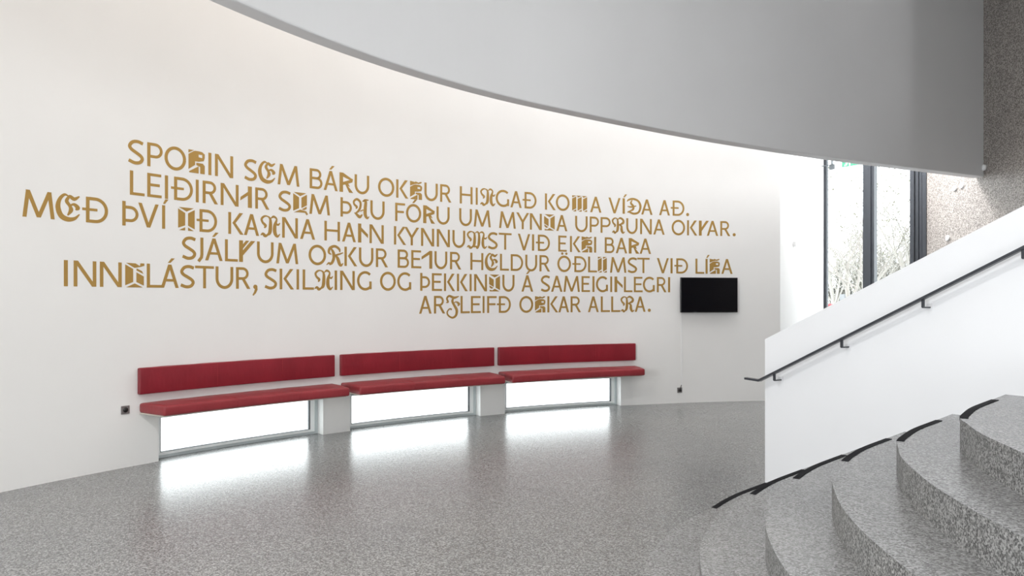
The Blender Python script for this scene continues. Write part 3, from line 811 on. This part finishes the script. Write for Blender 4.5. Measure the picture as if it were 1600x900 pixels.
    if g == 'fR': return brush(w, lcurl + [(0.46, 0.84, 0.09), (0.48, 0.5, 0.14), (0.44, 0.18, 0.13), (0.30, 0.05, 0.05)]) + brush(w, [(0.05, 0.04, 0.03), (0.16, 0.12, 0.10), (0.26, 0.03, 0.11), (0.38, 0.10, 0.03)]) + brush(w, [(0.46, 0.88, 0.03), (0.66, 0.99, 0.10), (0.88, 0.86, 0.11), (0.86, 0.68, 0.13), (0.56, 0.55, 0.04)]) + brush(w, [(0.56, 0.56, 0.04), (0.74, 0.46, 0.11), (0.76, 0.22, 0.15), (0.86, 0.04, 0.10), (1.0, 0.12, 0.03)])
    if g == 'fA': return brush(w, [(0.20, 0.48, 0.05), (0.25, 0.58, 0.10), (0.10, 0.70, 0.09), (0.08, 0.86, 0.09), (0.26, 0.98, 0.10), (0.46, 0.84, 0.10), (0.46, 0.58, 0.10), (0.34, 0.36, 0.10), (0.16, 0.24, 0.04)]) + brush(w, [(0.10, 0.26, 0.03), (0.22, 0.20, 0.10), (0.42, 0.06, 0.13), (0.58, 0.20, 0.05)]) + brush(w, [(0.60, 0.92, 0.05), (0.78, 0.90, 0.12), (0.76, 0.55, 0.15), (0.76, 0.20, 0.15), (0.88, 0.03, 0.10), (1.0, 0.12, 0.03)]) + brush(w, [(0.46, 0.36, 0.04), (0.62, 0.44, 0.05), (0.78, 0.40, 0.04)]) + brush(w, [(0.60, 0.88, 0.03), (0.74, 0.98, 0.08), (0.96, 0.99, 0.04)])
    if g == 'fK': return brush(w, [(0.30, 0.56, 0.04), (0.16, 0.66, 0.10), (0.22, 0.88, 0.12), (0.50, 0.99, 0.11), (0.76, 0.86, 0.10), (0.80, 0.70, 0.05)]) + brush(w, [(0.26, 0.90, 0.05), (0.42, 0.66, 0.13), (0.44, 0.36, 0.13), (0.30, 0.10, 0.11), (0.10, 0.12, 0.04)]) + brush(w, [(0.02, 0.02, 0.03), (0.16, 0.12, 0.08), (0.26, 0.03, 0.08)]) + brush(w, [(0.42, 0.50, 0.04), (0.66, 0.56, 0.08), (1.0, 0.68, 0.04)]) + brush(w, [(0.54, 0.54, 0.06), (0.68, 0.36, 0.14), (0.78, 0.10, 0.14), (0.88, 0.02, 0.10), (1.0, 0.14, 0.03)])
    if g == 'fD': return brush(w, [(0.03, 0.80, 0.03), (0.14, 0.92, 0.09), (0.46, 0.99, 0.11), (0.82, 0.86, 0.11), (0.97, 0.52, 0.13), (0.84, 0.14, 0.11), (0.50, 0.03, 0.11), (0.16, 0.14, 0.09), (0.06, 0.08, 0.03)]) + brush(w, [(0.40, 0.92, 0.04), (0.30, 0.72, 0.10), (0.46, 0.52, 0.12), (0.44, 0.30, 0.11), (0.14, 0.16, 0.04)]) + brush(w, [(0.06, 0.50, 0.03), (0.30, 0.46, 0.08), (0.68, 0.54, 0.05)])
    if g == 'fF': return brush(w, [(0.02, 0.62, 0.03), (0.16, 0.66, 0.09), (0.08, 0.86, 0.09), (0.26, 1.0, 0.10), (0.60, 0.90, 0.12), (0.96, 0.98, 0.04)]) + brush(w, [(0.58, 0.90, 0.08), (0.48, 0.70, 0.12), (0.62, 0.46, 0.12), (0.80, 0.18, 0.14), (0.74, -0.12, 0.12), (0.48, -0.25, 0.09), (0.18, -0.12, 0.08), (0.10, 0.08, 0.07), (0.28, 0.26, 0.06), (0.44, 0.22, 0.08)]) + brush(w, [(0.56, 0.58, 0.04), (0.76, 0.66, 0.06), (0.96, 0.54, 0.13), (0.88, 0.42, 0.04)])
    return box2(0, 0, w, 1)

CAP = 0.2347
LINES = [
    "S -10.585 -10.425;P -10.393 -10.236;O -10.218 -9.993;*R -9.966 -9.790;I -9.749 -9.716;N -9.675 -9.469;S -9.342 -9.187;fE -9.164 -8.962;M -8.935 -8.662;B -8.528 -8.359;Á -8.345 -8.155;rR -8.131 -7.949;U -7.924 -7.721;O -7.594 -7.362;K -7.333 -7.159;*r -7.129 -6.952;U -6.915 -6.714;R -6.677 -6.504;H -6.373 -6.174;I -6.123 -6.093;fN -6.059 -5.814;G -5.805 -5.590;A -5.570 -5.384;Ð -5.370 -5.141;K -5.001 -4.826;O -4.820 -4.592;*M -4.548 -4.273;A -4.246 -4.054;V -3.935 -3.729;Í -3.694 -3.657;fD -3.626 -3.383;A -3.378 -3.183;A -3.072 -2.886;Ð -2.872 -2.639;. -2.609 -2.560",
    "L -10.564 -10.420;E -10.393 -10.248;I -10.214 -10.182;Ð -10.151 -9.918;I -9.887 -9.856;R -9.812 -9.641;N -9.611 -9.406;rA -9.387 -9.249;R -9.208 -9.037;S -8.928 -8.766;*E -8.740 -8.564;M -8.532 -8.261;Þ -8.118 -7.962;fA -7.952 -7.721;U -7.704 -7.502;F -7.348 -7.203;Ó -7.189 -6.964;rR -6.934 -6.760;U -6.732 -6.532;U -6.382 -6.185;M -6.155 -5.886;M -5.750 -5.482;Y -5.472 -5.264;N -5.250 -5.055;*D -5.015 -4.841;A -4.815 -4.628;U -4.497 -4.289;P -4.252 -4.095;P -4.068 -3.898;fR -3.883 -3.657;U -3.631 -3.441;N -3.395 -3.197;A -3.172 -2.976;O -2.856 -2.628;K -2.593 -2.422;rK -2.391 -2.222;A -2.257 -2.062;R -2.027 -1.857;. -1.818 -1.765",
    "M -11.510 -11.246;fE -11.228 -11.025;Ð -11.006 -10.771;Þ -10.637 -10.479;V -10.483 -10.277;Í -10.243 -10.212;*A -10.076 -9.900;Ð -9.878 -9.651;K -9.524 -9.349;A -9.344 -9.161;fN -9.151 -8.906;N -8.879 -8.681;A -8.653 -8.457;H -8.334 -8.126;A -8.098 -7.907;rN -7.877 -7.738;N -7.716 -7.514;K -7.366 -7.191;Y -7.212 -6.997;N -6.966 -6.769;N -6.727 -6.528;U -6.487 -6.290;fM -6.269 -5.944;S -5.935 -5.772;T -5.756 -5.550;V -5.448 -5.245;I -5.215 -5.181;Ð -5.151 -4.919;E -4.780 -4.639;K -4.584 -4.409;*r -4.389 -4.211;I -4.177 -4.144;B -3.997 -3.832;A -3.812 -3.615;rR -3.589 -3.413;A -3.404 -3.209",
    "S -10.038 -9.882;J -9.877 -9.805;Á -9.786 -9.588;L -9.562 -9.415;rF -9.399 -9.209;U -9.187 -8.986;M -8.951 -8.677;O -8.542 -8.313;fK -8.311 -8.082;K -8.064 -7.891;U -7.864 -7.662;R -7.626 -7.452;B -7.312 -7.144;E -7.112 -6.963;rT -6.958 -6.797;U -6.763 -6.568;R -6.525 -6.351;H -6.208 -6.004;fE -5.969 -5.772;L -5.737 -5.593;D -5.563 -5.361;U -5.325 -5.131;R -5.092 -4.917;Ö -4.795 -4.568;Ð -4.544 -4.307;L -4.279 -4.130;*U -4.114 -3.941;M -3.908 -3.632;S -3.612 -3.444;T -3.444 -3.234;V -3.109 -2.904;I -2.876 -2.841;Ð -2.810 -2.577;L -2.449 -2.300;Í -2.278 -2.243;*r -2.208 -2.037;A -2.010 -1.818",
    "I -11.167 -11.133;N -11.082 -10.880;N -10.847 -10.643;*B -10.609 -10.428;L -10.398 -10.233;Á -10.258 -10.069;S -10.057 -9.898;T -9.895 -9.688;U -9.668 -9.468;R -9.435 -9.266;, -9.245 -9.184;S -9.099 -8.941;K -8.910 -8.734;I -8.697 -8.666;L -8.619 -8.473;fN -8.471 -8.222;I -8.197 -8.165;N -8.123 -7.923;G -7.891 -7.687;O -7.567 -7.340;G -7.318 -7.113;Þ -6.978 -6.830;E -6.802 -6.649;K -6.618 -6.450;K -6.418 -6.252;I -6.220 -6.189;N -6.148 -5.946;*D -5.911 -5.737;U -5.698 -5.503;Á -5.390 -5.196;S -5.072 -4.915;A -4.901 -4.710;M -4.693 -4.420;E -4.390 -4.248;I -4.207 -4.172;G -4.146 -3.945;I -3.904 -3.873;rN -3.832 -3.694;L -3.671 -3.527;E -3.502 -3.353;G -3.348 -3.147;R -3.109 -2.944;I -2.918 -2.883",
    "A -6.997 -6.806;R -6.771 -6.599;fF -6.590 -6.380;L -6.362 -6.218;E -6.199 -6.043;I -6.014 -5.985;F -5.943 -5.791;Ð -5.786 -5.561;O -5.423 -5.196;*r -5.166 -4.996;K -4.962 -4.785;A -4.781 -4.599;R -4.574 -4.400;A -4.283 -4.099;L -4.064 -3.910;L -3.888 -3.733;fR -3.735 -3.496;A -3.488 -3.302;. -3.266 -3.213",]
BASE = [2.920, 2.619, 2.317, 2.021, 1.727, 1.426]
PLACE = ['first (topmost) of six lines', 'second of six lines', 'third of six lines, reaching furthest left', 'fourth of six lines', 'fifth of six lines', 'sixth and lowest line']
text = thing('wall_lettering', tuple(pol(R0, rad(-35), 2.2)), 'six lines of gold capital lettering with ornate initials on the white curved wall', 'lettering')
for L_, zb, pl_ in zip(LINES, BASE, PLACE):
    items = [t.split() for t in L_.split(';')]
    mid_s = (float(items[0][1]) + float(items[-1][2])) / 2
    line = bpy.data.objects.new('text_line', None); line.empty_display_size = 0.1; C.objects.link(line)
    line.location = pol(R0, mid_s / R0, zb); link_child(line, text)
    line['label'] = 'gold lettering, ' + pl_
    for g, s0, s1_ in items:
        s0 = float(s0); w = (float(s1_) - s0) / CAP
        polys = glyph(g, w)
        mb = MB()
        org = Vector(pol(R0, (s0 + w * CAP / 2) / R0, zb))
        for p in polys:
            ar = sum(p[i][0] * p[(i + 1) % len(p)][1] - p[(i + 1) % len(p)][0] * p[i][1] for i in range(len(p)))
            if ar < 0: p = p[::-1]
            n = len(p); vs = []
            for r in (R0 - 0.0025, R0 + 0.001):
                for x, y in p:
                    vs.append(pol(r, (s0 + x * CAP) / R0, zb + y * CAP) - org)
            if n <= 4: fs = [tuple(range(n))]
            else: fs = [tuple(t) for t in tessellate_polygon([[Vector((x, y, 0)) for x, y in p]])]
            fs += [(i, i + n, (i + 1) % n + n, (i + 1) % n) for i in range(n)]
            mb.add(vs, fs)
        o = mb.build('letter', M_GOLD, recalc=False)
        o.location = org
        link_child(o, line)

# ================================================================== OUTSIDE
b = MB()
b.prism([(-60, 9.0), (4.0, 12.15), (5.95, 14.8), (7.4, 12.9), (60, 8), (70, 120), (-60, 120)], -0.75, -0.25)
b2 = MB()
# ground: garden beyond the curved wall
ring = [tuple(pol(R0 + TH + 0.001, rad(a))[:2]) for a in range(-6, -131, -4)]
b2.prism([(90, 120), (90, 5), (7.6, 5), (7.6, 12.9), (6.15, 14.85)] + [(3.95, 12.3)] + ring + [(-60, -12), (-60, 120)], -0.4, -0.06)
struct(b2.build('ground', M_SNOW))

def branch_tree(seed, base, height, trunk_r, spread, levels, kids, mb_t, mb_b, leaf=None):
    rnd = random.Random(seed)
    def grow(p, d, L, r, lv):
        pts = [p]; rs = [r]; q = Vector(p); dd = Vector(d)
        n = 4 if lv == 0 else 3
        for i in range(n):
            dd = (dd + Vector((rnd.uniform(-1, 1), rnd.uniform(-1, 1), rnd.uniform(-0.3, 0.9))) * 0.17).normalized()
            q = q + dd * (L / n); pts.append(Vector(q)); rs.append(r * (1 - 0.42 * (i + 1) / n))
        (mb_t if lv == 0 else mb_b).tube(pts, rs, 7 if lv == 0 else (4 if lv < 3 else 3), caps=False)
        if lv >= levels:
            if leaf is not None and rnd.random() < leaf[1]:
                for _ in range(2):
                    c = q + Vector((rnd.uniform(-.1, .1), rnd.uniform(-.1, .1), rnd.uniform(-.1, .1))); s = rnd.uniform(0.02, 0.05)
                    u = Vector((rnd.uniform(-1, 1), rnd.uniform(-1, 1), rnd.uniform(-1, 1))).normalized() * s; v = u.cross(Vector((0.3, 0.5, 1))).normalized() * s * 0.6
                    leaf[0].add([c - u, c + v, c + u, c - v], [(0, 1, 2, 3)])
            return
        for k in range(kids[min(lv, len(kids) - 1)]):
            t = rnd.uniform(0.35, 1.0) if lv else rnd.uniform(0.35, 1.0)
            i = min(n - 1, int(t * n)); pp = pts[i].lerp(pts[i + 1], t * n - i)
            ax = Vector((rnd.uniform(-1, 1), rnd.uniform(-1, 1), rnd.uniform(-0.1, 0.75))).normalized()
            nd = (dd * (1 - spread) + ax * spread).normalized()
            grow(pp, nd, L * rnd.uniform(0.55, 0.8), rs[i] * 0.55, lv + 1)
    grow(Vector(base), Vector((0, 0, 1)), height * 0.42, trunk_r, 0)

def at(x, Y): return ((x - 800) / 1150.0 * Y, Y)
TREES = [  # px, Y, height, trunk, label, leafy
    (1330, 22, 6.6, 0.10, 'pale bare tree with a slim trunk seen through the left door pane', 0.25, M_BARK),
    (1306, 32, 7.4, 0.10, 'bare branching tree at the left edge of the left door pane', 0.3, M_BARK),
    (1350, 39, 8.6, 0.11, 'bare tree behind the middle door upright', 0.3, M_BARK),
    (1380, 27, 6.6, 0.09, 'bushy bare tree at the left edge of the right door pane', 0.4, M_BARK2),
    (1407, 35, 8.2, 0.11, 'dense bare tree in the middle of the right door pane', 0.4, M_BARK2),
    (1426, 17.5, 6.8, 0.07, 'leaning tree with long high branches at the right edge of the right door pane', 0.15, M_BARK)]
for i, (px, Y, hh, tr, lab, lf, bk_) in enumerate(TREES):
    x, y = at(px, Y)
    tt = thing('bare_tree', (x, y, -0.06), lab, 'tree')
    mt, mb_, ml = MB(), MB(), MB()
    branch_tree(11 + i, (x, y, -0.06), hh, tr, 0.62, 5, [6, 4, 4, 3, 3], mt, mb_, (ml, lf))
    mt.build('trunk', bk_, tt, recalc=False)
    o = mb_.build('branches', bk_, tt, recalc=False); o['kind'] = 'stuff'
    if ml.v:
        o = ml.build('leaves', M_LEAF, tt, recalc=False); o['kind'] = 'stuff'
# low bushes filling the foot of the view
for i, (px, Y, hh) in enumerate(((1313, 44, 4.4), (1345, 48, 5.0), (1374, 42, 4.6), (1402, 46, 5.4), (1430, 41, 4.8))):
    x, y = at(px, Y)
    s_ = thing('garden_shrub', (x, y, -0.06), ['leftmost tangled twiggy shrub in the row beyond the glass door', 'tangled shrub behind the middle door upright', 'tangled shrub at the left of the right door pane', 'tangled shrub in the middle of the right door pane', 'rightmost tangled shrub in the row beyond the glass door'][i], 'shrub', 'shrubs beyond the glass door')
    tw, lv = MB(), MB(); rnd = random.Random(40 + i)
    for k in range(95):
        a = rnd.uniform(0, 2 * PI); rr = rnd.uniform(0.1, 1.3); hz = hh * rnd.uniform(0.5, 1.0) * (1.15 - 0.3 * rr)
        p0 = Vector((x + 0.2 * math.cos(a), y + 0.2 * math.sin(a), -0.06)); p1 = Vector((x + rr * 0.7 * math.cos(a), y + rr * 0.7 * math.sin(a), hz * 0.55)); p2 = Vector((x + rr * math.cos(a + .3), y + rr * math.sin(a + .3), hz))
        tw.tube([p0, p1, p2], [0.03, 0.02, 0.006], 3, caps=False)
        for j in range(7):
            t = rnd.uniform(0.1, 1); c = p1.lerp(p2, t); e = c + Vector((rnd.uniform(-.5, .5), rnd.uniform(-.5, .5), rnd.uniform(-.1, .5)))
            tw.tube([c, e], [0.012, 0.005], 3, caps=False)
            for _ in range(3):
                c2 = c.lerp(e, rnd.random()) ; s = rnd.uniform(0.02, 0.06)
                u = Vector((rnd.uniform(-1, 1), rnd.uniform(-1, 1), rnd.uniform(-1, 1))).normalized() * s; v = u.cross(Vector((0.3, 0.5, 1))).normalized() * s * 0.6
                lv.add([c2 - u, c2 + v, c2 + u, c2 - v], [(0, 1, 2, 3)])
    o = tw.build('twigs', M_BARK2, s_, recalc=False); o['kind'] = 'stuff'
    o = lv.build('leaves', M_LEAF, s_, recalc=False); o['kind'] = 'stuff'

# low garden wall of coursed stones
gx0, gy = at(1315, 24.0); gx1, _ = at(1440, 24.0)
gwl = thing('garden_wall', ((gx0 + gx1) / 2, gy, -0.06), 'low grey stone garden wall seen low in the door panes beneath the trees', 'wall')
k = 0; rnd = random.Random(5)
for row in range(7):
    x = gx0 + (0.12 if row % 2 else 0)
    z = -0.06 + row * 0.27
    while x < gx1:
        w = rnd.uniform(0.35, 0.6)
        MB().box((x + w / 2, gy + rnd.uniform(-0.02, 0.02), z + 0.125), (w - 0.03, 0.35, 0.24)).build('stone', M_STONE, gwl)
        x += w
# red car parked beyond the garden
cx_, cy_ = at(1321, 18.4)
car = thing('red_car', (cx_ - 2.0, cy_, -0.06), 'red car parked outside, its roof edge just showing low in the left door pane', 'car')
prof_ = [(0.0, 0.35), (0.0, 0.75), (-0.10, 1.0), (-0.24, 1.575), (-1.5, 1.61), (-2.15, 1.5), (-2.85, 0.98), (-3.75, 0.85), (-4.0, 0.6), (-4.0, 0.3)]
def carprism(pr, y0, y1):
    n = len(pr); vs = [(cx_ + p[0], y0, p[1] - 0.06) for p in pr] + [(cx_ + p[0], y1, p[1] - 0.06) for p in pr]
    tr = tessellate_polygon([[Vector((p[0], p[1], 0)) for p in pr]])
    return MB().add(vs, [tuple(t) for t in tr] + [tuple(i + n for i in reversed(t)) for t in tr] + [(i, (i + 1) % n, (i + 1) % n + n, i + n) for i in range(n)])
carprism(prof_, cy_, cy_ + 1.7).build('body', M_RED, car, bevel=0.05)
for pr in ([(-0.30, 0.98), (-0.42, 1.44), (-1.25, 1.46), (-1.25, 0.96)], [(-1.35, 0.96), (-1.35, 1.46), (-2.08, 1.40), (-2.6, 0.96)]):
    carprism(pr, cy_ - 0.012, cy_ + 0.01).build('side_window', M_GASK, car)
for wx in (-0.8, -3.2):
    wh = MB().tube([(cx_ + wx, cy_ - 0.02, 0.25), (cx_ + wx, cy_ + 0.2, 0.25)], 0.31, 20).build('wheel', M_BLK, car)
    MB().tube([(cx_ + wx, cy_ - 0.03, 0.25), (cx_ + wx, cy_ - 0.02, 0.25)], 0.18, 16).build('hub_cap', M_ALU, wh)
